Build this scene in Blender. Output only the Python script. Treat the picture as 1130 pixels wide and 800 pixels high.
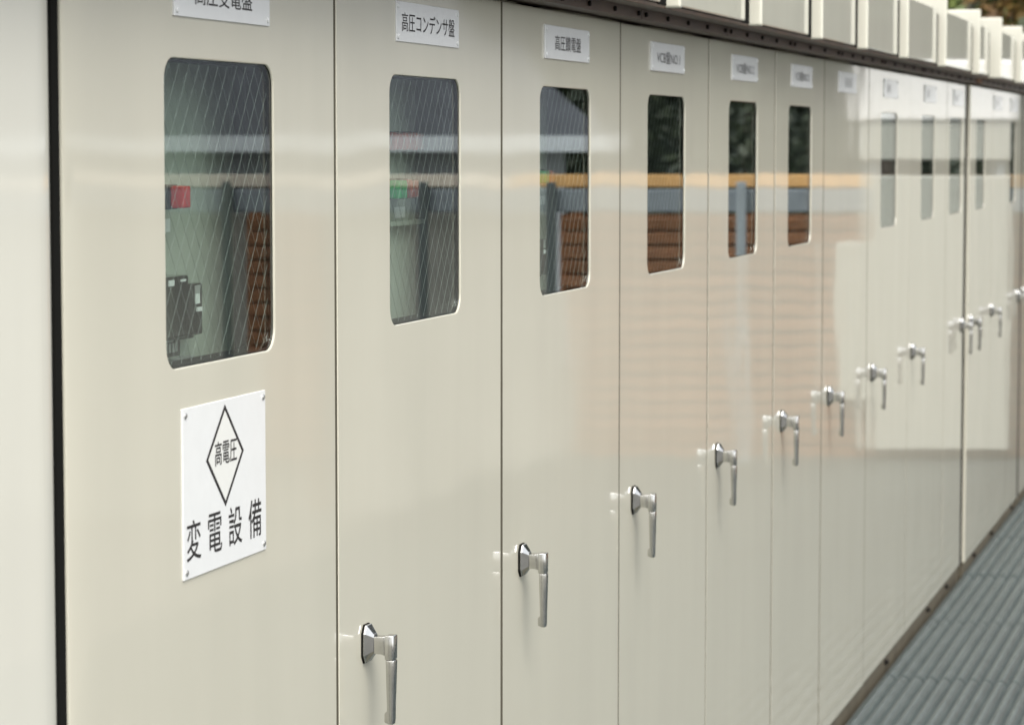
import bpy, bmesh, math, random
from mathutils import Vector, Matrix
random.seed(7)
R = math.radians
scene = bpy.context.scene
for o in list(bpy.data.objects): bpy.data.objects.remove(o)

# ------------------------------------------------------------------ camera
# switchgear fronts stand in the plane x = 0, the row runs along +y, doors start at z = 0
YAW, PITCH, CAM = R(16.088), R(4.574), Vector((1.40, 0.0, 1.87))
cam = bpy.data.cameras.new('camera')
cam.sensor_width = 36.0; cam.lens = 3000.0 / 1130.0 * 36.0
cam.clip_start = 0.05; cam.clip_end = 3000
cam.dof.use_dof = True; cam.dof.focus_distance = 4.4; cam.dof.aperture_fstop = 9.0
camo = bpy.data.objects.new('camera', cam); scene.collection.objects.link(camo)
camo.location = CAM; camo.rotation_euler = (R(90) - PITCH, 0, YAW)
scene.camera = camo

# ------------------------------------------------------------------ sky, sun, exposure
SUN_EL, SUN_AZ = R(55), R(143)           # azimuth clockwise from +y: behind the camera, raking along the doors
world = bpy.data.worlds.new('World'); scene.world = world; world.use_nodes = True
wn = world.node_tree; wn.nodes.clear()
sky = wn.nodes.new('ShaderNodeTexSky'); sky.sky_type = 'NISHITA'; sky.sun_disc = False
sky.sun_elevation = SUN_EL; sky.sun_rotation = SUN_AZ; sky.dust_density = 4.0; sky.ozone_density = 1.0
hs = wn.nodes.new('ShaderNodeHueSaturation'); hs.inputs['Saturation'].default_value = 0.22
bg = wn.nodes.new('ShaderNodeBackground'); bg.inputs['Strength'].default_value = 0.15
out = wn.nodes.new('ShaderNodeOutputWorld')
wn.links.new(sky.outputs[0], hs.inputs['Color']); wn.links.new(hs.outputs[0], bg.inputs[0]); wn.links.new(bg.outputs[0], out.inputs[0])
sl = bpy.data.lights.new('sun', 'SUN'); sl.energy = 1.0; sl.angle = R(42); sl.color = (1.0, 0.955, 0.89)
so = bpy.data.objects.new('sun', sl); scene.collection.objects.link(so)
sd = Vector((math.sin(SUN_AZ) * math.cos(SUN_EL), math.cos(SUN_AZ) * math.cos(SUN_EL), math.sin(SUN_EL)))
so.rotation_euler = sd.to_track_quat('Z', 'Y').to_euler(); so.location = sd * 40
vs = scene.view_settings; vs.view_transform = 'Standard'; vs.look = 'None'; vs.gamma = 1.0; vs.exposure = 1.36
vs.use_curve_mapping = False
scene.render.engine = 'CYCLES'
scene.cycles.max_bounces = 10; scene.cycles.transparent_max_bounces = 16; scene.cycles.glossy_bounces = 6
scene.cycles.use_denoising = True

# ------------------------------------------------------------------ helpers
col = scene.collection
def link(name, me, mat=None, parent=None):
    o = bpy.data.objects.new(name, me); col.objects.link(o)
    if mat and me and not me.materials: me.materials.append(mat)
    if parent: o.parent = parent
    return o
def empty(name, loc=(0, 0, 0), rz=0):
    o = bpy.data.objects.new(name, None); col.objects.link(o); o.location = loc; o.rotation_euler = (0, 0, rz)
    o.empty_display_size = 0.1
    return o
def tag(o, label=None, cat=None, group=None, kind=None):
    if label: o['label'] = label
    if cat: o['category'] = cat
    if group: o['group'] = group
    if kind: o['kind'] = kind
    return o
class MB:
    """collects vertices and faces, builds one mesh"""
    def __init__(s): s.v = []; s.f = []
    def add(s, vs_, fs): n = len(s.v); s.v += [tuple(p) for p in vs_]; s.f += [tuple(i + n for i in f) for f in fs]; return s
    def box(s, x0, x1, y0, y1, z0, z1):
        return s.add([(x0,y0,z0),(x1,y0,z0),(x1,y1,z0),(x0,y1,z0),(x0,y0,z1),(x1,y0,z1),(x1,y1,z1),(x0,y1,z1)],
              [(0,3,2,1),(4,5,6,7),(0,1,5,4),(1,2,6,5),(2,3,7,6),(3,0,4,7)])
    def bar(s, a, b, w, h=None, up=Vector((0, 0, 1))):
        a = Vector(a); b = Vector(b); h = h or w; d = (b - a).normalized()
        if abs(d.dot(up)) > .99: up = Vector((1, 0, 0))
        sx = d.cross(up).normalized() * w / 2; sy = sx.cross(d).normalized() * h / 2
        return s.add([a-sx-sy, a+sx-sy, a+sx+sy, a-sx+sy, b-sx-sy, b+sx-sy, b+sx+sy, b-sx+sy],
              [(0,3,2,1),(4,5,6,7),(0,1,5,4),(1,2,6,5),(2,3,7,6),(3,0,4,7)])
    def tube(s, pts, rads, n=10, cap=True):
        base = len(s.v); pts = [Vector(p) for p in pts]
        for i, p in enumerate(pts):
            d = (pts[min(i+1, len(pts)-1)] - pts[max(i-1, 0)]).normalized()
            ref = Vector((0, 0, 1)) if abs(d.z) < .9 else Vector((1, 0, 0))
            u = d.cross(ref).normalized(); w = u.cross(d)
            for k in range(n):
                t = 2 * math.pi * k / n; s.v.append(tuple(p + (u * math.cos(t) + w * math.sin(t)) * rads[i]))
        for i in range(len(pts) - 1):
            for k in range(n):
                k2 = (k + 1) % n
                s.f.append((base + i*n + k, base + i*n + k2, base + (i+1)*n + k2, base + (i+1)*n + k))
        if cap:
            s.f.append(tuple(base + k for k in range(n))[::-1]); s.f.append(tuple(base + (len(pts)-1)*n + k for k in range(n)))
        return s
    def loft(s, rings, cap=True):
        base = len(s.v); n = len(rings[0])
        for r in rings: s.v += [tuple(p) for p in r]
        for i in range(len(rings) - 1):
            for k in range(n):
                k2 = (k + 1) % n
                s.f.append((base+i*n+k, base+i*n+k2, base+(i+1)*n+k2, base+(i+1)*n+k))
        if cap:
            s.f.append(tuple(base + k for k in range(n))[::-1]); s.f.append(tuple(base + (len(rings)-1)*n + k for k in range(n)))
        return s
    def mesh(s, name, mat=None, smooth=None, bevel=0, seg=2):
        me = bpy.data.meshes.new(name); me.from_pydata(s.v, [], s.f); me.validate()
        bm = bmesh.new(); bm.from_mesh(me)
        bmesh.ops.recalc_face_normals(bm, faces=bm.faces)
        if bevel:
            ed = [e for e in bm.edges if e.is_manifold and e.calc_face_angle(0) > R(30)]
            bmesh.ops.bevel(bm, geom=ed, offset=bevel, segments=seg, affect='EDGES', profile=.5, clamp_overlap=True)
        bm.to_mesh(me); bm.free()
        if mat: me.materials.append(mat)
        if smooth:
            me.polygons.foreach_set('use_smooth', [True] * len(me.polygons)); me.set_sharp_from_angle(angle=R(smooth))
        return me
    def build(s, name, mat, parent=None, **k):
        return link(name, s.mesh(name, mat, **k), None, parent)

# ------------------------------------------------------------------ materials
def mat(name, colr, rough=.5, metal=0, spec=.5, coat=0, coat_r=.05, var=0, vscale=6, bump=0, bscale=40, bdist=.001, stretch=(1,1,1)):
    m = bpy.data.materials.new(name); m.use_nodes = True; nt = m.node_tree; p = nt.nodes['Principled BSDF']
    p.inputs['Base Color'].default_value = (*colr, 1); p.inputs['Roughness'].default_value = rough
    p.inputs['Metallic'].default_value = metal; p.inputs['Specular IOR Level'].default_value = spec
    p.inputs['Coat Weight'].default_value = coat; p.inputs['Coat Roughness'].default_value = coat_r
    g = nt.nodes.new('ShaderNodeNewGeometry'); mp = nt.nodes.new('ShaderNodeMapping'); mp.inputs['Scale'].default_value = stretch
    nt.links.new(g.outputs['Position'], mp.inputs['Vector'])
    if var:
        n = nt.nodes.new('ShaderNodeTexNoise'); n.inputs['Scale'].default_value = vscale; n.inputs['Detail'].default_value = 5
        nt.links.new(mp.outputs[0], n.inputs['Vector'])
        r = nt.nodes.new('ShaderNodeMapRange'); r.inputs['From Min'].default_value = .25; r.inputs['From Max'].default_value = .75
        r.inputs['To Min'].default_value = 1 - var; r.inputs['To Max'].default_value = 1 + var
        nt.links.new(n.outputs['Fac'], r.inputs['Value'])
        v = nt.nodes.new('ShaderNodeVectorMath'); v.operation = 'SCALE'; v.inputs[0].default_value = colr
        nt.links.new(r.outputs[0], v.inputs['Scale']); nt.links.new(v.outputs[0], p.inputs['Base Color'])
    if bump:
        n = nt.nodes.new('ShaderNodeTexNoise'); n.inputs['Scale'].default_value = bscale; n.inputs['Detail'].default_value = 3
        nt.links.new(mp.outputs[0], n.inputs['Vector'])
        b = nt.nodes.new('ShaderNodeBump'); b.inputs['Strength'].default_value = bump; b.inputs['Distance'].default_value = bdist
        nt.links.new(n.outputs['Fac'], b.inputs['Height']); nt.links.new(b.outputs[0], p.inputs['Normal'])
        if coat: nt.links.new(b.outputs[0], p.inputs['Coat Normal'])
    return m

def paint(name, colr, wave=.0019):
    """glossy sheet-metal paint: coat, slight oil-canning of the sheet, orange peel, faint run-off grime"""
    m = bpy.data.materials.new(name); m.use_nodes = True; nt = m.node_tree; p = nt.nodes['Principled BSDF']; L = nt.links.new
    g = nt.nodes.new('ShaderNodeNewGeometry')
    oi = nt.nodes.new('ShaderNodeObjectInfo'); wm = nt.nodes.new('ShaderNodeMath'); wm.operation = 'MULTIPLY'; wm.inputs[1].default_value = 37
    L(oi.outputs['Random'], wm.inputs[0]); wr = wm.outputs[0]
    def noise(scale, st, detail=2, rough=.5):
        mp = nt.nodes.new('ShaderNodeMapping'); mp.inputs['Scale'].default_value = st; L(g.outputs['Position'], mp.inputs['Vector'])
        n = nt.nodes.new('ShaderNodeTexNoise'); n.noise_dimensions = '4D'; n.inputs['Scale'].default_value = scale; n.inputs['Detail'].default_value = detail
        L(wr, n.inputs['W']); n.inputs['Roughness'].default_value = rough
        L(mp.outputs[0], n.inputs['Vector']); return n.outputs['Fac']
    a = noise(9, (1, 1, .12), 4); b = noise(1.6, (1, 1, 1), 3)
    def mr(x, lo, hi):
        r = nt.nodes.new('ShaderNodeMapRange'); r.inputs['From Min'].default_value = .3; r.inputs['From Max'].default_value = .7
        r.inputs['To Min'].default_value = lo; r.inputs['To Max'].default_value = hi; L(x, r.inputs['Value']); return r.outputs[0]
    mu = nt.nodes.new('ShaderNodeMath'); mu.operation = 'MULTIPLY'; L(mr(a, .962, 1.012), mu.inputs[0]); L(mr(b, .975, 1.02), mu.inputs[1])
    v = nt.nodes.new('ShaderNodeVectorMath'); v.operation = 'SCALE'; v.inputs[0].default_value = colr
    L(mu.outputs[0], v.inputs['Scale']); L(v.outputs[0], p.inputs['Base Color'])
    p.inputs['Roughness'].default_value = .42; p.inputs['Specular IOR Level'].default_value = .25
    p.inputs['Coat Weight'].default_value = 1.0; p.inputs['Coat IOR'].default_value = 1.5
    rr = mr(noise(5, (1, 1, 1), 3), .042, .070); L(rr, p.inputs['Coat Roughness'])
    w = noise(2.6, (1, 1, .9), 1); bp = nt.nodes.new('ShaderNodeBump'); bp.inputs['Strength'].default_value = 1; bp.inputs['Distance'].default_value = wave
    L(w, bp.inputs['Height']); L(bp.outputs[0], p.inputs['Coat Normal'])
    return m

M = {}
M['paint'] = paint('cream_gloss_paint', (.462, .444, .362))
M['paint_light'] = paint('pale_cream_gloss_paint', (.54, .53, .46))  # cabinet cream lightened to stand in for stronger reflected brightness
M['paint_body'] = paint('cream_side_paint', (.45, .435, .345), .0002)
M['hood'] = paint('cream_hood_paint', (.51, .50, .42), .0002)
M['eave'] = mat('dark_brown_eave_paint', (.060, .034, .020), .5, var=.35, vscale=8, bump=.3)
M['plinth'] = mat('olive_brown_plinth_paint', (.075, .064, .042), .6, var=.3, vscale=10)
M['seam'] = mat('olive_seam_rubber', (.075, .068, .050), .9, spec=.1)
M['bolt'] = mat('black_bolt', (.010, .009, .008), .8, spec=.1)
M['seal'] = mat('black_rubber', (.008, .008, .007), .95, spec=.05)  # rubber parts, and painted shade in the wide gaps and hood slots
M['dark'] = mat('dark_cabinet_interior', (.045, .05, .048), .6, var=.2)  # darkness of the unlit inside is put into this colour
M['inner'] = mat('pale_green_grey_inner_plate', (.40, .44, .38), .4, var=.05, vscale=5)
M['chrome'] = mat('chrome_plating', (.50, .50, .485), .14, 1.0, var=.10, vscale=60, bump=.15, bscale=120, bdist=.0004)
M['plate'] = mat('white_acrylic', (.62, .63, .62), .25, coat=.3, var=.02, vscale=30)
M['plate_edge'] = mat('screw_steel', (.50, .50, .48), .3, .9)
M['ivory'] = mat('ivory_print', (.61, .615, .58), .3)
M['ink'] = mat('black_ink', (.012, .010, .010), .45)
M['relay'] = mat('smoked_black_plastic', (.014, .012, .011), .15, coat=.6, coat_r=.03)
M['clear'] = mat('grey_terminal_plastic', (.30, .31, .30), .4)
M['label'] = mat('white_label', (.72, .74, .74), .5)
M['red'] = mat('red_lens', (.55, .02, .025), .15, coat=.5)
M['amber'] = mat('brown_red_lens', (.30, .06, .035), .15, coat=.5)
M['green'] = mat('green_lens', (.03, .33, .11), .15, coat=.5)
M['galv'] = mat('galvanised_steel', (.115, .138, .136), .28, .40, spec=.9, var=.18, vscale=14, bump=.2, bscale=200, bdist=.0005)
M['galv_post'] = mat('galvanised_post', (.30, .34, .36), .5, .3, var=.12, vscale=8)
M['dark_post'] = mat('dark_grey_post', (.085, .10, .10), .5, .2, var=.1, vscale=5)
M['beam'] = mat('blue_grey_beam', (.19, .215, .235), .5, .2, var=.1, vscale=5)
M['wood'] = mat('stained_cedar', (.24, .105, .045), .6, var=.35, vscale=4, stretch=(3, 3, 14), bump=.4, bscale=30)
M['cap_wood'] = mat('pale_orange_timber', (.60, .35, .13), .55, var=.15, vscale=5)
M['wallstone'] = mat('pale_grey_wall', (.30, .30, .27), .8, var=.12, vscale=3)
M['pale_cap'] = mat('weathered_pale_timber', (.60, .54, .45), .6, var=.3, vscale=2.5)
M['gravel'] = mat('gravel', (.11, .108, .098), .9, var=.4, vscale=30, bump=.8, bscale=60, bdist=.02)
M['slate'] = mat('dark_slate_roof', (.058, .064, .075), .5, var=.25, vscale=3, bump=.3, bscale=14, bdist=.01)
M['render'] = mat('blue_white_render', (.54, .585, .61), .7, var=.05)
M['white'] = mat('white_gloss_sheet', (.80, .80, .77), .35, coat=.4, var=.02)
M['palegrey'] = mat('pale_grey_sheet', (.39, .395, .345), .35, coat=.4, var=.03)
M['shop_glass'] = mat('dark_window_glass', (.02, .025, .03), .1)
M['bark'] = mat('bark', (.05, .038, .028), .9, var=.4, vscale=12, bump=.6, bscale=30, bdist=.02)
def leafmat(name, c, c2):
    m = bpy.data.materials.new(name); m.use_nodes = True; nt = m.node_tree; p = nt.nodes['Principled BSDF']
    n = nt.nodes.new('ShaderNodeTexNoise'); n.inputs['Scale'].default_value = .9; n.inputs['Detail'].default_value = 5
    g = nt.nodes.new('ShaderNodeNewGeometry'); nt.links.new(g.outputs['Position'], n.inputs['Vector'])
    r = nt.nodes.new('ShaderNodeValToRGB'); r.color_ramp.elements[0].position = .38; r.color_ramp.elements[1].position = .62
    r.color_ramp.elements[0].color = (*c, 1); r.color_ramp.elements[1].color = (*c2, 1)
    nt.links.new(n.outputs['Fac'], r.inputs[0]); nt.links.new(r.outputs[0], p.inputs['Base Color']); p.inputs['Roughness'].default_value = .6
    return m
M['leaf'] = leafmat('dark_evergreen_leaf', (.010, .018, .007), (.028, .040, .012))
M['leaf_green'] = leafmat('green_leaf', (.035, .07, .015), (.11, .13, .025))
M['leaf_orange'] = leafmat('orange_autumn_leaf', (.09, .045, .010), (.16, .10, .02))
M['leaf_red'] = leafmat('russet_autumn_leaf', (.05, .028, .010), (.09, .055, .015))

M['hill'] = leafmat('wooded_slope', (.008, .014, .006), (.024, .030, .010))
def glassmat():
    m = bpy.data.materials.new('wired_glass'); m.use_nodes = True; nt = m.node_tree; nt.nodes.clear(); L = nt.links.new
    o = nt.nodes.new('ShaderNodeOutputMaterial'); mx = nt.nodes.new('ShaderNodeMixShader')
    t = nt.nodes.new('ShaderNodeBsdfTransparent'); t.inputs[0].default_value = (.86, .90, .87, 1)
    g = nt.nodes.new('ShaderNodeBsdfGlossy'); g.inputs['Roughness'].default_value = .004; g.inputs[0].default_value = (.95, .96, .97, 1)
    ge = nt.nodes.new('ShaderNodeNewGeometry'); dt = nt.nodes.new('ShaderNodeVectorMath'); dt.operation = 'DOT_PRODUCT'
    L(ge.outputs['Incoming'], dt.inputs[0]); L(ge.outputs['True Normal'], dt.inputs[1])
    def mth(op, a, b_=None):
        n = nt.nodes.new('ShaderNodeMath'); n.operation = op
        for i, x in enumerate((a, b_)):
            if x is None: continue
            if isinstance(x, (int, float)): n.inputs[i].default_value = x
            else: L(x, n.inputs[i])
        return n.outputs[0]
    f = mth('ADD', .043, mth('MULTIPLY', .957, mth('POWER', mth('SUBTRACT', 1.0, mth('ABSOLUTE', dt.outputs['Value'])), 5.0)))
    L(f, mx.inputs[0]); L(t.outputs[0], mx.inputs[1]); L(g.outputs[0], mx.inputs[2]); L(mx.outputs[0], o.inputs[0])
    return m
M['glass'] = glassmat()
M['wire_light'] = mat('bright_glass_wire', (.38, .41, .40), .4, .3)
M['wire_dark'] = mat('dark_glass_wire', (.10, .12, .11), .5)  # dark lines standing in for the wires' shadow and reflection

# ------------------------------------------------------------------ ground and walkway
FLOOR = -.012
gb = MB(); gb.box(-900, 900, -400, 1800, -.9, -.40)
tag(gb.build('ground', M['gravel']), kind='structure')

PITCHY, Y0G, WG = 1.2, -2.424, .98
def grating_mesh():
    b = MB(); teeth = 20; seg = 6; nb = 54; pitch = (PITCHY - .03) / nb; th = .0055; dep = .036
    prof = []
    for i in range(teeth):
        for k in range(seg + (1 if i == teeth - 1 else 0)):
            t = k / seg; prof.append(((i + t) * WG / teeth, -.023 + .023 * math.sin(math.pi * t) ** .8 if 0 < t < 1 else -.023))
    n = len(prof); rows = []
    for j in range(nb):
        y = .005 + j * pitch
        for yy, dz in ((y, -.014), (y + .0005, 0), (y + pitch * .55, 0), (y + pitch * .57, -.014)): rows.append((yy, dz))
    rows = [(rows[0][0], -dep)] + rows + [(rows[-1][0] + .001, -dep)]
    for yy, dz in rows: b.v += [(x, yy, z + dz if dz > -dep else -dep) for x, z in prof]
    for r_ in range(len(rows) - 1):
        for i in range(n - 1): b.f.append((r_*n + i, r_*n + i + 1, (r_+1)*n + i + 1, (r_+1)*n + i))
    me = bpy.data.meshes.new('grating_panel'); me.from_pydata(b.v, [], b.f); me.materials.append(M['galv'])
    return me
def banding_mesh():
    b = MB(); b.box(-.006, -.001, 0, PITCHY - .022, -.040, -.020); b.box(WG + .001, WG + .006, 0, PITCHY - .022, -.040, -.020)
    b.box(-.001, WG + .001, PITCHY - .026, PITCHY - .021, -.040, -.021)
    return b.mesh('edge_band', M['galv'])
def crossrod_mesh():
    b = MB()
    for i in range(1, 10): b.tube([(i * WG / 10, 0, -.042), (i * WG / 10, PITCHY - .024, -.042)], [.004, .004], 6)
    return b.mesh('cross_rod', M['galv'])
walk = MB()
for x in (.03, 1.02, 2.03, 3.02):
    walk.box(x - .03, x + .03, Y0G, Y0G + 16 * PITCHY, -.20, -.074)
for j in range(17): walk.box(.0, 3.05, Y0G + j * PITCHY - .03, Y0G + j * PITCHY + .03, -.28, -.203)
for j in range(17):
    for x in (.03, 1.02, 2.03, 3.02): walk.box(x - .04, x + .04, Y0G + j * PITCHY - .04, Y0G + j * PITCHY + .04, -.42, -.283)
wk = walk.build('walkway', M['galv_post']); tag(wk, kind='structure')
gm, bm_, cm = grating_mesh(), banding_mesh(), crossrod_mesh()
for j in range(16):
    for k in range(3):
        p = link('grating_panel', gm, None, wk); p.location = (.016 + k * 1.0, Y0G + j * PITCHY + .012, FLOOR + random.uniform(-.003, .002))
        q = link('edge_band', bm_, None, p); link('cross_rod', cm, None, p)

# ------------------------------------------------------------------ switchgear cabinets
ZB, ZT = .018, 2.131       # door bottom and top
WZ0, WZ1 = 1.579, 1.982    # inspection window
def door_mesh(y0, y1, hole=None, left=.0012, right=.0012, pm=None, dep=.003):
    """sheet door with rolled edges and a round-cornered opening; front at x=0"""
    b = MB(); th = .026; seg = 8
    rings = []
    for i in range(seg + 1):
        t = i / seg * math.pi / 2; s_, c_ = 1 - math.sin(t), math.cos(t)
        l, r, e = left * s_, right * s_, .004 * s_
        rings.append([(-dep * (1 - c_), y0 + l, ZB + e), (-dep * (1 - c_), y1 - r, ZB + e), (-dep * (1 - c_), y1 - r, ZT - e), (-dep * (1 - c_), y0 + l, ZT - e)])
    rings.append([(-th, y, z) for (x, y, z) in rings[-1]])
    b.loft(rings, cap=False); n = len(rings)
    O = [0, 1, 2, 3]
    if not hole:
        b.f.append((0, 1, 2, 3))
    else:
        h0, h1 = hole; rad = .030; K = 7; cs = [(h0+rad, WZ0+rad, 180), (h1-rad, WZ0+rad, 270), (h1-rad, WZ1-rad, 0), (h0+rad, WZ1-rad, 90)]
        def loop(gr, x):
            pts = []
            for (cy, cz, a) in cs:
                for k in range(K):
                    t = R(a + 90 * k / (K - 1)); pts.append((x, cy + (rad + gr) * math.cos(t), cz + (rad + gr) * math.sin(t)))
            return pts
        loops = [loop(.0024, 0), loop(.0011, -.0003), loop(.0003, -.0011), loop(0, -.0022), loop(0, -.0030)]
        base = len(b.v); N = 4 * K
        for lp in loops: b.v += lp
        for i in range(len(loops) - 1):
            for k in range(N):
                k2 = (k + 1) % N; b.f.append((base+i*N+k, base+i*N+k2, base+(i+1)*N+k2, base+(i+1)*N+k))
        for c in range(4):
            for k in range(K - 1): b.f.append((O[c], base + c*K + k, base + c*K + k + 1))
            c2 = (c + 1) % 4; b.f.append((O[c], O[c2], base + c2*K, base + c*K + K - 1))
    return b.mesh('door', pm or M['paint'])

def rounded_ring(y0, y1, z0, z1, w, x0, x1, rad=.03):
    b = MB(); K = 6
    def loop(gr, x):
        pts = []
        for (cy, cz, a) in ((y0+rad, z0+rad, 180), (y1-rad, z0+rad, 270), (y1-rad, z1-rad, 0), (y0+rad, z1-rad, 90)):
            for k in range(K):
                t = R(a + 90 * k / (K - 1)); pts.append((x, cy + (rad + gr) * math.cos(t), cz + (rad + gr) * math.sin(t)))
        return pts
    b.loft([loop(0, x0), loop(0, x1), loop(w, x1), loop(w, x0), loop(0, x0)], cap=False)
    return b

# handle: faceted escutcheon, square neck, tapering drop lever, seen from its mounting point (0,0,0), outward +x
def handle_meshes():
    def oct_(x, hw, hh, c):
        return [(x, -hw, -hh*c), (x, -hw*c, -hh), (x, hw*c, -hh), (x, hw, -hh*c), (x, hw, hh*c), (x, hw*c, hh), (x, -hw*c, hh), (x, -hw, hh*c)]
    g = MB(); g.loft([oct_(-.0015, .0219, .0308, .58), oct_(.0035, .0219, .0308, .58)])
    e = MB(); e.loft([oct_(.0035, .0212, .0300, .58), oct_(.0065, .0208, .0296, .58), oct_(.0165, .0110, .0160, .70), oct_(.0176, .0102, .0152, .70)])
    l = MB()
    def rect(cx, cy, cz, hx, hy): return [(cx-hx, cy-hy, cz), (cx+hx, cy-hy, cz), (cx+hx, cy+hy, cz), (cx-hx, cy+hy, cz)]
    # neck
    l.loft([[(x, -a, z0), (x, a, z0), (x, a, z1), (x, -a, z1)] for (x, a, z0, z1) in ((.0170, .0095, -.0150, .0120), (.029, .0095, -.0155, .0125), (.0375, .0100, -.018, .0135))])
    # head + lever
    l.loft([rect(.0430, 0, z, hx, hy) for (z, hx, hy) in ((.0150, .0066, .0098), (.0135, .0074, .0106), (-.0215, .0072, .0106), (-.0245, .0066, .0098))])
    l.loft([rect(.0440, 0, z, hx, hy) for k, (z, hx, hy) in enumerate(((-.0245, .0068, .0098), (-.055, .0063, .0090), (-.095, .0054, .0080), (-.118, .0052, .0080), (-.1265, .0046, .0072)))])
    # hooked tip towards the door
    l.loft([[(x, -a, z0), (x, a, z0), (x, a, z1), (x, -a, z1)] for (x, a, z0, z1) in ((.0340, .0055, -.1235, -.110), (.0365, .0066, -.1250, -.107), (.0415, .0068, -.1250, -.105))])
    return g.mesh('gasket', M['seal'], bevel=.0008), e.mesh('escutcheon', M['chrome'], bevel=.0007), l.mesh('lever', M['chrome'], smooth=40, bevel=.0016, seg=3)
HM = handle_meshes()
screw_b = MB(); screw_b.loft([[(x, r*math.cos(t), r*math.sin(t)) for t in [k*math.pi/4 for k in range(8)]] for (x, r) in ((0, .0042), (.0012, .0042), (.0022, .0028))])
SCREW = screw_b.mesh('screw', M['plate']); SCREW_S = screw_b.mesh('screw', M['plate_edge'], smooth=30)

def text_mesh(txt, w, h, mt, name='lettering', bold=.003, space=1.0):
    """flat lettering centred on the origin in the x=0 plane, reading along +y"""
    c = bpy.data.curves.new(name, 'FONT'); c.body = txt; c.size = 1; c.space_character = space; c.offset = bold; c.resolution_u = 3
    c.extrude = 0; o = bpy.data.objects.new(name, c); col.objects.link(o)
    dg = bpy.context.evaluated_depsgraph_get(); me = bpy.data.meshes.new_from_object(o.evaluated_get(dg))
    bpy.data.objects.remove(o)
    xs = [v.co.x for v in me.vertices]; ys = [v.co.y for v in me.vertices]
    x0, x1, y0, y1 = min(xs), max(xs), min(ys), max(ys)
    for v in me.vertices:
        v.co = Vector((0, ((v.co.x - x0) / (x1 - x0) - .5) * w, ((v.co.y - y0) / (y1 - y0) - .5) * h))
    me.materials.clear(); me.materials.append(mt); me.name = name
    return me
def strokes_mesh(marks):
    b = MB()
    for (y, z, w, h) in marks: b.add([(0, y-w/2, z-h/2), (0, y+w/2, z-h/2), (0, y+w/2, z+h/2), (0, y-w/2, z+h/2)], [(0, 1, 2, 3)])
    return b.mesh('lettering', M['ink'])

HOLE_W = .386
def wires(y0, y1, z0, z1, x, sign, sp, r, m, name, parent):
    b = MB(); slope = 1.45; h = z1 - z0; run = h / slope; c = y0 - run
    while c < y1 + run:
        a = [c, z0] if sign > 0 else [c, z1]
        d = [c + run, z1] if sign > 0 else [c + run, z0]
        # clip to the opening
        pts = []
        for (p, q) in ((a, d),):
            t0, t1 = 0, 1
            dy = q[0] - p[0]
            if dy:
                ta, tb = (y0 - p[0]) / dy, (y1 - p[0]) / dy
                t0, t1 = max(t0, min(ta, tb)), min(t1, max(ta, tb))
            if t1 - t0 > .02:
                pts = [(x, p[0] + dy * t0, p[1] + (q[1] - p[1]) * t0), (x, p[0] + dy * t1, p[1] + (q[1] - p[1]) * t1)]
                b.tube(pts, [r, r], 4, cap=False)
        c += sp
    return b.build(name, m, parent)

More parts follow.
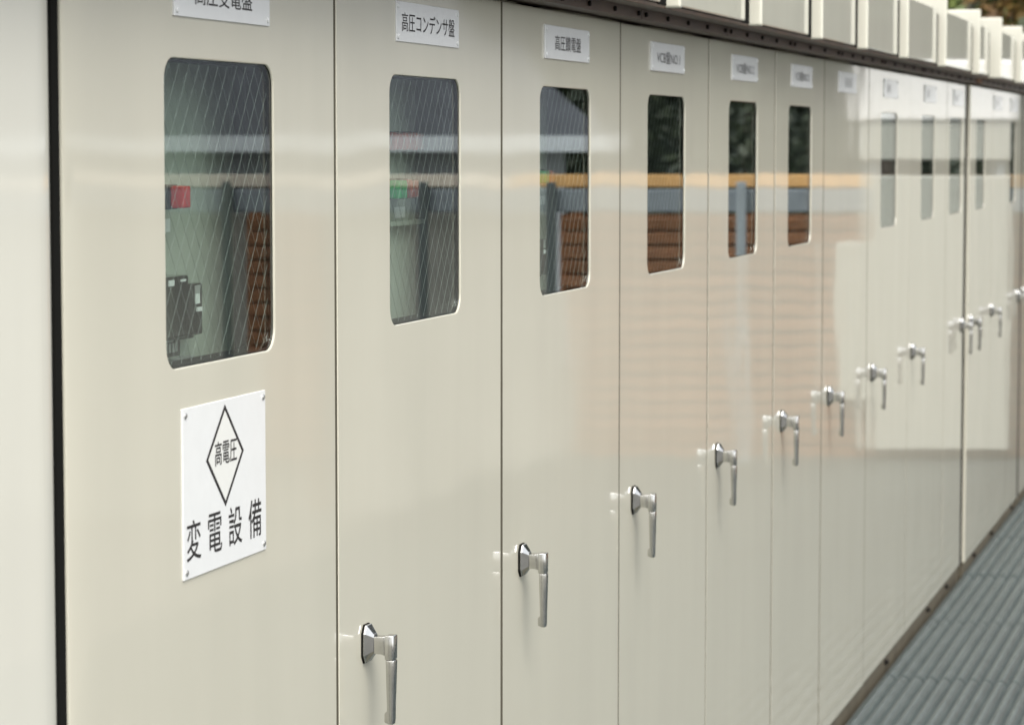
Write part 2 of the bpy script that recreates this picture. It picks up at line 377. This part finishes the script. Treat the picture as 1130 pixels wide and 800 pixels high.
def cabinet(y0, y1, label, X=0., window=None, plate=None, handle=None, left=.0015, inner=None, group='switchgear cabinets in one long row', hood=True, gapL=.0062, gapR=.0062, seed=0, text=None, depth=1.3, plinth=True, right=.0012, paint='paint', dep=.003, fillw=.0060, fillx=-.0005):
    t = empty('switchgear_cabinet', (X, 0, 0)); tag(t, label, 'cabinet', group)
    rnd = random.Random(seed)
    # carcass: back, sides, top, bottom around an inside coloured dark as shade, its front edge behind the doors
    b = MB(); a0, a1 = y0 + .002, y1 - .002
    b.box(-depth, -.030, a0, a0 + .012, .0, 2.134); b.box(-depth, -.030, a1 - .012, a1, .0, 2.134)
    b.box(-depth, -depth + .012, a0 + .012, a1 - .012, .0, 2.134)
    b.box(-depth + .012, -.030, a0 + .012, a1 - .012, 2.122, 2.134); b.box(-depth + .012, -.030, a0 + .012, a1 - .012, 0, .012)
    b.build('carcass', M['paint_body'], t)
    li = MB(); li.box(-.56, -.55, a0 + .014, a1 - .014, .014, 2.12); li.box(-.55, -.034, a0 + .0125, a0 + .0145, .014, 2.12)
    li.box(-.55, -.034, a1 - .0145, a1 - .0125, .014, 2.12); li.build('liner', M['dark'], t)
    d = link('door', door_mesh(y0 + gapL, y1 - gapR, window, left=left, right=right, pm=M[paint], dep=dep), None, t)
    dc = Vector((0, (y0 + y1) / 2, 1.05)); rm = Matrix.Rotation(rnd.uniform(-.0022, .0022), 3, 'Z') @ Matrix.Rotation(rnd.uniform(-.0007, .0007), 3, 'Y')
    for v in d.data.vertices: v.co = rm @ (v.co - dc) + dc
    sb = MB(); sb.box(-.045 if fillw > .01 else -.029, fillx, y1 - gapR + .0002, y1 + fillw, .018, 2.130); sb.build('door_seal', M['seam'] if fillw < .01 else M['seal'], t)  # narrow seams get rubber, wide gaps a black strip as painted shade
    if window:
        h0, h1 = window
        rounded_ring(h0 + .003, h1 - .003, WZ0 + .003, WZ1 - .003, .018, -.040, -.0082).build('window_gasket', M['seal'], t)
        # keep the pane inside the rolled opening
        g = MB(); pts = []
        for (cy, cz, a) in ((h0+.032, WZ0+.032, 180), (h1-.032, WZ0+.032, 270), (h1-.032, WZ1-.032, 0), (h0+.032, WZ1-.032, 90)):
            for k in range(5):
                q = R(a + 22.5 * k); pts.append((cy + .0315 * math.cos(q), cz + .0315 * math.sin(q)))
        g.loft([[(-.0078, y, z) for y, z in pts], [(-.0028, y, z) for y, z in pts]])
        pane = g.build('window_pane', M['glass'], t)
        wires(h0 + .004, h1 - .004, WZ0 + .004, WZ1 - .004, -.0086, 1, .0335, .00021, M['wire_light'], 'wire', pane)
        wires(h0 + .004, h1 - .004, WZ0 + .004, WZ1 - .004, -.0094, -1, .0335, .00030, M['wire_dark'], 'wire', pane)
    if handle:
        h = empty('handle', (.0, handle, 1.086)); h.parent = t; h.rotation_euler = (R(rnd.uniform(-1.5, 1.5)), 0, 0)
        for me in HM: link(me.name, me, None, h)
    if plate:
        c = plate; b = MB(); b.box(-.002, .0032, c - .17, c + .17, 2.036, 2.101)
        p = b.build('nameplate', M['plate'], t, bevel=.0009, seg=2)
        for sy in (-1, 1):
            for sz in (-1, 1):
                s = link('screw', SCREW, None, p); s.location = (.0032, c + sy * .161, 2.0685 + sz * .0245)
        if text:
            if isinstance(text, str): le = link('lettering', text_mesh(text, *LET[text]), None, p)
            else: le = link('lettering', strokes_mesh(text), None, p)
            le.location = (.0036, c, 2.0685)
    # roof hood with its raised joint rib at the near end, eave channel with bolts beneath
    if hood:
        b = MB(); b.box(-depth, .105, y0 + .034, y1 - .075, 2.168, 2.372); hd = b.build('roof_hood', M['hood'], t, bevel=.004, seg=2)
        b = MB(); b.box(-depth, .131, y0 + .002, y0 + .030, 2.160, 2.424); b.build('joint_rib', M['hood'], hd, bevel=.006, seg=3)
        b = MB(); b.box(-.4, .100, y1 - .0755, y1 + .0015, 2.165, 2.355); b.build('joint_seal', M['seal'], hd)  # black block stands in for the shade inside the open slot
        b = MB(); b.box(-.02, .046, y0 + .003, y1 - .003, 2.1365, 2.166); b.box(.046, .098, y0 + .003, y1 - .003, 2.158, 2.167)
        ec = b.build('eave_channel', M['eave'], t, bevel=.001, seg=1)
        w = y1 - y0; k = max(3, int(w / .21))
        for i in range(k + 1):
            yy = y0 + .035 + (w - .07) * i / k
            bb = MB(); bb.tube([(.046, yy, 2.148), (.051, yy, 2.148)], [.0058, .0058], 6); bb.build('bolt', M['bolt'], ec)
    if plinth:
        b = MB(); b.box(-depth, -.008, y0, y1, -.30, -.001); b.box(-.026, -.008, y0 + .001, y1 - .001, -.001, .014)
        pl = b.build('plinth', M['plinth'], t)
        w = y1 - y0
        for yy in (y0 + w * rnd.uniform(.2, .7),):
            bb = MB(); bb.tube([(-.010, yy, -.006), (.002, yy, -.006)], [.011, .011], 6); bb.tube([(.002, yy, -.006), (.008, yy, -.006)], [.006, .006], 6); bb.build('bolt', M['bolt'], pl)
    return t

INK = M['ink']
LET = {'高圧受電盤': (.205, .030, INK), '高圧コンデンサ盤': (.286, .031, INK), '高圧饋電盤': (.200, .030, INK),
       'VCB盤NO.1': (.238, .028, INK), 'VCB盤NO.2': (.238, .028, INK), 'VCB盤NO.3': (.238, .028, INK)}
def blur_marks(seed, y0, n):
    r = random.Random(seed); out = []
    for i in range(n):
        cy = y0 + i * .052
        for k in range(4): out.append((cy, -.012 + k * .008, .030, .0028))
        out.append((cy - .012, 0, .0022, .027)); out.append((cy + .011, 0, .0022, .027))
    return out

S = [2.947, 3.887, 4.788, 5.693, 6.605, 7.493, 8.311, 9.214, 10.238, 11.352, 11.995]
def wc(c, w=HOLE_W): return (c - w / 2, c + w / 2)
C = []
C.append(cabinet(1.30, 2.927, 'blurred cream cabinet cut off by the left edge of the photo', seed=20, gapR=.0, hood=True, right=.055, paint='paint_light', dep=.011, fillw=.0196, fillx=-.006))
C.append(cabinet(S[0], S[1], 'cream cabinet marked 高圧受電盤 with the diamond warning sign below its window', window=wc(3.437), plate=3.442, handle=3.065, left=.062, text='高圧受電盤', gapL=0, seed=1))
C.append(cabinet(S[1], S[2], 'cream cabinet marked 高圧コンデンサ盤 with a row of three lamps behind glass', window=wc(4.338), plate=4.343, handle=4.017, text='高圧コンデンサ盤', seed=2))
C.append(cabinet(S[2], S[3], 'cream cabinet marked 高圧饋電盤, third window from the left', window=wc(5.243), plate=5.245, handle=4.918, text='高圧饋電盤', seed=3))
C.append(cabinet(S[3], S[4], 'cream cabinet marked VCB盤NO.1, just right of the one marked 高圧饋電盤', window=wc(6.147), plate=6.144, handle=5.826, text='VCB盤NO.1', seed=4))
C.append(cabinet(S[4], S[5], 'cream cabinet marked VCB盤NO.2, middle one of three marked VCB', window=wc(7.047), plate=7.05, handle=6.728, text='VCB盤NO.2', seed=5))
C.append(cabinet(S[5], S[6], 'cream cabinet marked VCB盤NO.3, just left of the windowless cabinet', window=wc(7.895), plate=7.903, handle=7.623, text='VCB盤NO.3', seed=6))
C.append(cabinet(S[6], S[7], 'cream cabinet without a window, right of the VCB盤NO.3 cabinet', plate=8.745, handle=8.434, text=blur_marks(1, -.04, 3), seed=7))
C.append(cabinet(S[7], S[8], 'cream cabinet next right of the one without a window', window=wc(9.70), plate=9.715, handle=9.341, text=blur_marks(2, -.08, 2), seed=8))
C.append(cabinet(S[8], S[9], 'wide cream cabinet second from the right end of the long row', window=wc(10.765), plate=10.80, handle=10.351, text=blur_marks(3, -.1, 2), seed=9))
C.append(cabinet(S[9], S[10], 'narrow cream cabinet at the right end of the long row', window=wc(11.665, .42), plate=11.725, handle=11.93, text=blur_marks(4, -.1, 2), seed=10, fillw=.089, fillx=-.001))
G2 = 'cabinets of the far block beyond the dark gap'
C.append(cabinet(12.085, 13.0, 'blurred cream cabinet just beyond the wide dark gap', X=.012, window=wc(12.50, .36), handle=12.17, seed=11, group=G2, gapL=0))
C.append(cabinet(13.0, 13.80, 'blurred windowless cream cabinet in the middle of the far block', X=.012, plate=13.20, handle=13.03, text=blur_marks(5, -.05, 2), seed=12, group=G2))
C.append(cabinet(13.80, 14.42, 'blurred cream cabinet at the right end of the far block', X=.012, window=wc(13.95, .26), plate=13.98, handle=14.30, text=blur_marks(6, -.05, 2), seed=13, fillw=.079, fillx=-.001, group=G2))
C.append(cabinet(14.50, 15.30, 'blurred sliver of cream cabinet at the right edge of the photo', X=.012, handle=14.64, seed=14, group=G2, gapL=0))

# ---- instruments behind the first three windows (parts of their cabinets)
def inner_plate(t, y0, y1):
    b = MB(); b.box(-.118, -.112, y0, y1, .30, 2.05); return b.build('inner_plate', M['inner'], t)
def relay(t, y0, y1, z0, z1, zs, xf=-.080):
    b = MB(); b.box(-.111, xf, y0, y1, zs, z1); b.box(-.111, xf - .012, y0 + .002, y1 - .002, z0, zs)
    r = b.build('relay', M['relay'], t, bevel=.003, seg=2)
    return r
def small_label(r, y, z, w, h, x, m='label', name='label'):
    b = MB(); b.box(x, x + .0008, y - w/2, y + w/2, z - h/2, z + h/2); return b.build(name, M[m], r)
def lamp(t, y0, y1, z0, z1, m, dx=.045):
    b = MB(); b.box(-.111, -.111 + dx * .55, y0, y1, z0, z1); l = b.build('indicator_lamp', M['relay'], t, bevel=.002)
    b = MB(); b.box(-.111 + dx * .55, -.111 + dx, y0 + .002, y1 - .002, z0 + .002, z1 - .002); b.build('lens', M[m], l, bevel=.003, seg=2)
    return l
t = C[1]
inner_plate(t, 3.0, 3.755)
r = relay(t, 3.420, 3.508, 1.577, 1.690, 1.604)
small_label(r, 3.446, 1.681, .020, .008, -.0799); small_label(r, 3.488, 1.683, .018, .003, -.0799)
for k in range(6): small_label(r, 3.432 + k * .0115, 1.590, .006, .013, -.0919, 'clear', 'terminal')
small_label(r, 3.455, 1.600, .05, .003, -.0919, 'clear', 'marking')
r = relay(t, 3.519, 3.558, 1.598, 1.677, 1.604)
small_label(r, 3.538, 1.668, .018, .012, -.0799, 'clear', 'terminal'); small_label(r, 3.538, 1.655, .016, .014, -.0799); small_label(r, 3.544, 1.640, .020, .006, -.0799)
b = MB(); b.box(-.111, -.100, 3.500, 3.576, 1.5655, 1.572); b.build('terminal_strip', M['clear'], t)
lamp(t, 3.458, 3.488, 1.781, 1.816, 'red')
small_label(t, 3.500, 1.758, .034, .018, -.1118)
t = C[2]
inner_plate(t, 3.95, 4.62)
for k in range(3): lamp(t, 4.420 + k * .058, 4.462 + k * .058, 1.858, 1.893, 'amber', .03)
lamp(t, 4.395, 4.440, 1.776, 1.812, 'green'); lamp(t, 4.458, 4.503, 1.776, 1.812, 'amber')
small_label(t, 4.53, 1.752, .058, .019, -.1118)
b = MB(); b.box(-.111, -.095, 4.30, 4.62, 1.730, 1.738); b.build('plate_fold', M['inner'], t)
t = C[3]
inner_plate(t, 4.85, 5.505)
r = relay(t, 5.345, 5.394, 1.600, 1.678, 1.604); small_label(r, 5.37, 1.668, .018, .018, -.0799, 'clear', 'terminal'); small_label(r, 5.372, 1.652, .014, .008, -.0799)
lamp(t, 5.330, 5.362, 1.790, 1.820, 'green'); lamp(t, 5.372, 5.402, 1.790, 1.820, 'amber')
small_label(t, 5.47, 1.755, .04, .018, -.1118)

# ---- high-voltage warning sign screwed to the first door
sg = empty('warning_sign', (0, 3.437, 1.411)); tag(sg, 'white warning sign reading 変電設備 with 高電圧 in a black diamond', 'sign')
b = MB(); b.box(-.002, .0022, -.149, .149, -.1135, .1135); b.build('plate', M['plate'], sg, bevel=.0006, seg=1)
def diamond(hw, hh, x, m, name, inner=None):
    b = MB(); o = [(x, -hw, 0), (x, 0, -hh), (x, hw, 0), (x, 0, hh)]
    if inner: i = [(x, -hw*inner, 0), (x, 0, -hh*inner), (x, hw*inner, 0), (x, 0, hh*inner)]; b.add(o + i, [(k, (k+1) % 4, 4 + (k+1) % 4, 4 + k) for k in range(4)])
    else: b.add(o, [(0, 1, 2, 3)])
    ob = b.build(name, m, sg); ob.location = (0, -.003, .037); return ob
diamond(.068, .070, .0026, INK, 'diamond_outline', .885)
diamond(.0600, .0618, .0025, M['ivory'], 'diamond_field')
le = link('lettering', text_mesh('高電圧', .079, .033, INK, bold=.004), None, sg); le.location = (.0030, -.001, .0425)
for k, ch in enumerate('変電設備'):
    le = link('character', text_mesh(ch, .049, .054, INK, 'character', bold=.003), None, sg); le.location = (.0026, -.115 + k * .0735, -.0635)
for sy in (-1, 1):
    for sz in (-1, 1):
        s = link('screw', SCREW_S, None, sg); s.location = (.0022, sy * .140, sz * .104)

# ------------------------------------------------------------------ what stands opposite (seen mirrored in the gloss)
FRZ = math.atan2(.2771, -.9608)
FX, FY = 3.17, 15.85
def fpt(s, d=0): return (FX - .9608 * s - .2771 * d, FY + .2771 * s - .9608 * d)
fence = empty('slatted_fence', (FX, FY, -.05), FRZ); tag(fence, 'brown horizontal slat fence mirrored in the glossy doors', 'fence')
for (r0, r1) in ((.30, 4.6), (-1.60, -1.20)):
    bd = MB(); bd.box(r0, r1, -.012, .012, -.034, .034); bdm = bd.mesh('board', M['wood'], bevel=.004, seg=1)
    for k in range(17):
        o = link('board', bdm, None, fence); o.location = (0, random.uniform(-.003, .003), .05 + k * .087); o.rotation_euler = (R(random.uniform(-9, 9)), 0, 0)
    bk = MB(); bk.box(r0, r1, -.05, -.035, 0, 1.5); bk.build('backing_board', M['wood'], fence)
lw = MB(); lw.box(-6.5, .28, -.32, -.12, -.35, 1.50); low = lw.build('low_wall', M['wallstone']); low.location = (FX, FY, -.05); low.rotation_euler = (0, 0, FRZ)  # added, not known to stand here: keeps the near doors' reflection neutral
tag(low, 'pale grey low wall mirrored beside the brown slat fence', 'wall')
b = MB(); b.box(.02, 4.6, -.05, .05, 1.665, 1.74); b.build('cap_rail', M['cap_wood'], fence, bevel=.006)
b = MB(); b.box(-3.6, .015, -.05, .05, 1.665, 1.74); b.build('cap_rail', M['pale_cap'], fence, bevel=.006)
for s in (-1.55, -1.25, .40, 1.5, 2.6, 4.3):
    b = MB(); b.box(s - .035, s + .035, -.034, -.014, -.30, 1.66); b.build('post', M['wood'], fence)
rail = empty('guard_rail', (*fpt(0, .25), -.05), FRZ); tag(rail, 'blue-grey steel guard rail mirrored in front of the slat fence', 'rail')
b = MB(); b.box(-3.6, 4.6, -.03, .03, 1.52, 1.655); b.build('beam', M['beam'], rail, bevel=.008)
for s in (-2.9, -1.69, -.52, .24, 1.37, 3.9):
    b = MB(); b.box(s - .028, s + .028, .031, .075, -.30, 1.70); b.build('post', M['galv_post' if s > 1 else 'dark_post'], rail, bevel=.005)

# pale equipment cubicle closing the far end of the walkway
eq = empty('end_cubicle', (*fpt(2.53, .30), FLOOR), FRZ); tag(eq, 'pale grey equipment cubicle with white top mirrored in the far doors', 'cubicle')
b = MB(); b.box(-.42, .42, -.5, 0, .06, 1.70); lowb = b.build('lower_housing', M['palegrey'], eq, bevel=.012, seg=3)
b = MB(); b.box(-.60, -.425, -.45, -.02, .36, 1.30); b.build('side_box', M['palegrey'], eq, bevel=.01, seg=2)
b = MB(); b.box(-.42, .42, -.5, 0, 1.79, 2.02); b.build('upper_housing', M['palegrey'], eq, bevel=.012, seg=3)
b = MB(); b.box(-.44, .44, -.55, .02, 2.022, 2.38); b.build('top_hood', M['white'], eq, bevel=.02, seg=3)
for sx in (-.38, .34):
    for sy in (-.45, -.09):
        b = MB(); b.box(sx, sx + .04, sy, sy + .04, 1.701, 1.789); b.build('spacer', M['galv_post'], eq)
        b = MB(); b.box(sx, sx + .04, sy, sy + .04, 0, .059); b.build('foot', M['seal'], eq)

# house with slate roof behind the fence
hz = empty('slate_roof_house', (*fpt(0, -11.5), -.40), FRZ); tag(hz, 'low pale house with dark slate roof mirrored in the left windows', 'house')
b = MB(); b.box(-12, .55, -7, 0, 0, 2.36); b.build('wall', M['render'], hz)
rf = MB(); rf.add([(-12.5, .6, 2.34), (1.0, .6, 2.34), (1.0, -7.6, 2.34), (-12.5, -7.6, 2.34), (-9, -3.5, 5.0), (-1.9, -3.5, 5.0)],
                  [(0, 1, 5, 4), (1, 2, 5), (2, 3, 4, 5), (3, 0, 4), (0, 3, 2, 1)])
ro = rf.build('roof', M['slate'], hz)
b = MB(); b.box(-12.52, 1.02, .605, .70, 2.20, 2.36); b.build('gutter', M['render'], ro)
for k in range(5):
    b = MB(); b.box(-10.8 + 2.3 * k, -9.2 + 2.3 * k, .005, .04, 1.15, 1.95); w = b.build('window', M['shop_glass'], hz)
    b = MB(); b.box(-10.86 + 2.3 * k, -9.14 + 2.3 * k, .004, .055, 1.08, 1.145); b.build('sill', M['white'], w)

# ------------------------------------------------------------------ trees
def crown_mesh(seed, rx, rz, n, size, m, conic=False):
    r = random.Random(seed); b = MB(); clumps = []
    for i in range(34):
        th = r.uniform(0, 2 * math.pi); u = r.uniform(-.9, 1); rad = r.uniform(.35, 1) ** .6
        k = math.sqrt(max(0, 1 - u * u)) if not conic else (1 - (u + 1) / 2) * .95 + .08
        clumps.append((rx * k * rad * math.cos(th), rx * k * rad * math.sin(th), rz * u, r.uniform(.28, .5) * rx * .8))
    for i in range(n):
        c = clumps[i % len(clumps)]
        d = Vector((r.gauss(0, 1), r.gauss(0, 1), r.gauss(0, .8))).normalized() * c[3] * r.uniform(.4, 1.05)
        p = Vector(c[:3]) + d; a = Vector((r.gauss(0, 1), r.gauss(0, 1), r.gauss(0, 1))).normalized(); q = a.orthogonal().normalized()
        w = a.cross(q); s = size * r.uniform(.6, 1.3)
        b.add([p - q * s, p - w * s * .55, p + q * s, p + w * s * .55], [(0, 1, 2, 3)])
    me = bpy.data.meshes.new('crown'); me.from_pydata(b.v, [], b.f); me.materials.append(m); return me
CR = {'dark': [crown_mesh(s, 2.6, 4.2, 16000, .075, M['leaf'], True) for s in (1, 2)], 'green': [crown_mesh(3, 2.6, 2.8, 14000, .08, M['leaf_green'])],
      'orange': [crown_mesh(4, 2.3, 2.4, 12000, .075, M['leaf_orange'])], 'red': [crown_mesh(5, 2.1, 2.2, 12000, .075, M['leaf_red'])]}
def tree(x, y, kind, sc, h, label, i=0, group='trees beyond the substation'):
    t = empty('tree', (x, y, -.40), random.uniform(0, 6)); tag(t, label, 'tree', group)
    ch = {'dark': 4.4, 'green': 3.2, 'orange': 2.9, 'red': 2.7}[kind] * sc
    b = MB(); top = h + ch * .35; b.tube([(0, 0, 0), (.05, .02, h * .5), (.0, .1, h), (.1, 0, top)], [.15 * sc, .12 * sc, .09 * sc, .04 * sc], 9)
    for k in range(7):
        a = k * 2.4; z = h * .55 + k * (top - h * .55) / 8
        b.tube([(.02, .03, z), (math.cos(a) * .7 * sc, math.sin(a) * .7 * sc, z + .5), (math.cos(a) * 1.5 * sc, math.sin(a) * 1.5 * sc, z + .9)], [.08 * sc, .05 * sc, .02 * sc], 6)
    b.build('trunk', M['bark'], t)
    me = CR[kind][i % len(CR[kind])]; c = link('crown', me, None, t); c.location = (0, 0, h); c.scale = (sc, sc, sc)
    return t
# wooded rise behind everything
hb = MB(); nx, ny = 60, 14; rr = random.Random(3)
for j in range(ny + 1):
    for i in range(nx + 1):
        x = -160 + i * 6.2; y = 62 + j * 9; e = min(1, j / 5)
        hb.v.append((x, y + rr.uniform(-2, 2), -.6 + 24 * (e * e * (3 - 2 * e)) * (.8 + .2 * math.sin(x * .03 + 1)) + (rr.uniform(-1.2, 1.6) if j else 0)))
for j in range(ny):
    for i in range(nx): a = j * (nx + 1) + i; hb.f.append((a, a + 1, a + nx + 2, a + nx + 1))
tag(hb.build('hill', M['hill'], smooth=80), kind='structure')
# directly seen above the far roofs
tree(-4.6, 41, 'green', 1.5, 4.2, 'green tree above the far hoods, left of the orange one', group='trees beyond the roof line')
tree(-.6, 38, 'orange', 1.2, 3.6, 'orange autumn tree at the top right corner', group='trees beyond the roof line')
tree(-1.2, 44, 'red', 1.7, 3.0, 'russet autumn tree low at the right edge above the hoods', group='trees beyond the roof line')
tree(-7.5, 50, 'dark', 1.5, 5.0, 'dark evergreen behind the green tree above the hoods', group='trees beyond the roof line')
# mirrored in the windows
fl = ['dark conifer mirrored in the fourth window from the left', 'dark conifer mirrored in the fifth window from the left', 'dark conifer mirrored in the sixth window from the left',
      'dark conifer behind the slat fence, beside the slate-roofed house', 'dark conifer behind the pale end cubicle', 'tall conifer behind the slate-roofed house', 'tall conifer at the far side of the slate-roofed house']
pos = [(8.4, 39.0, 1.6, 6.0), (5.9, 37.5, 1.5, 5.6), (3.0, 30.5, 1.05, 4.2), (11.0, 40.0, 1.5, 5.6), (.4, 33.0, 1.0, 4.0), (12.5, 36.0, 1.6, 6.2), (17.5, 35.0, 1.6, 6.2)]
for k, (x, y, sc, h) in enumerate(pos): tree(x, y, 'dark', sc, h, fl[k], k)
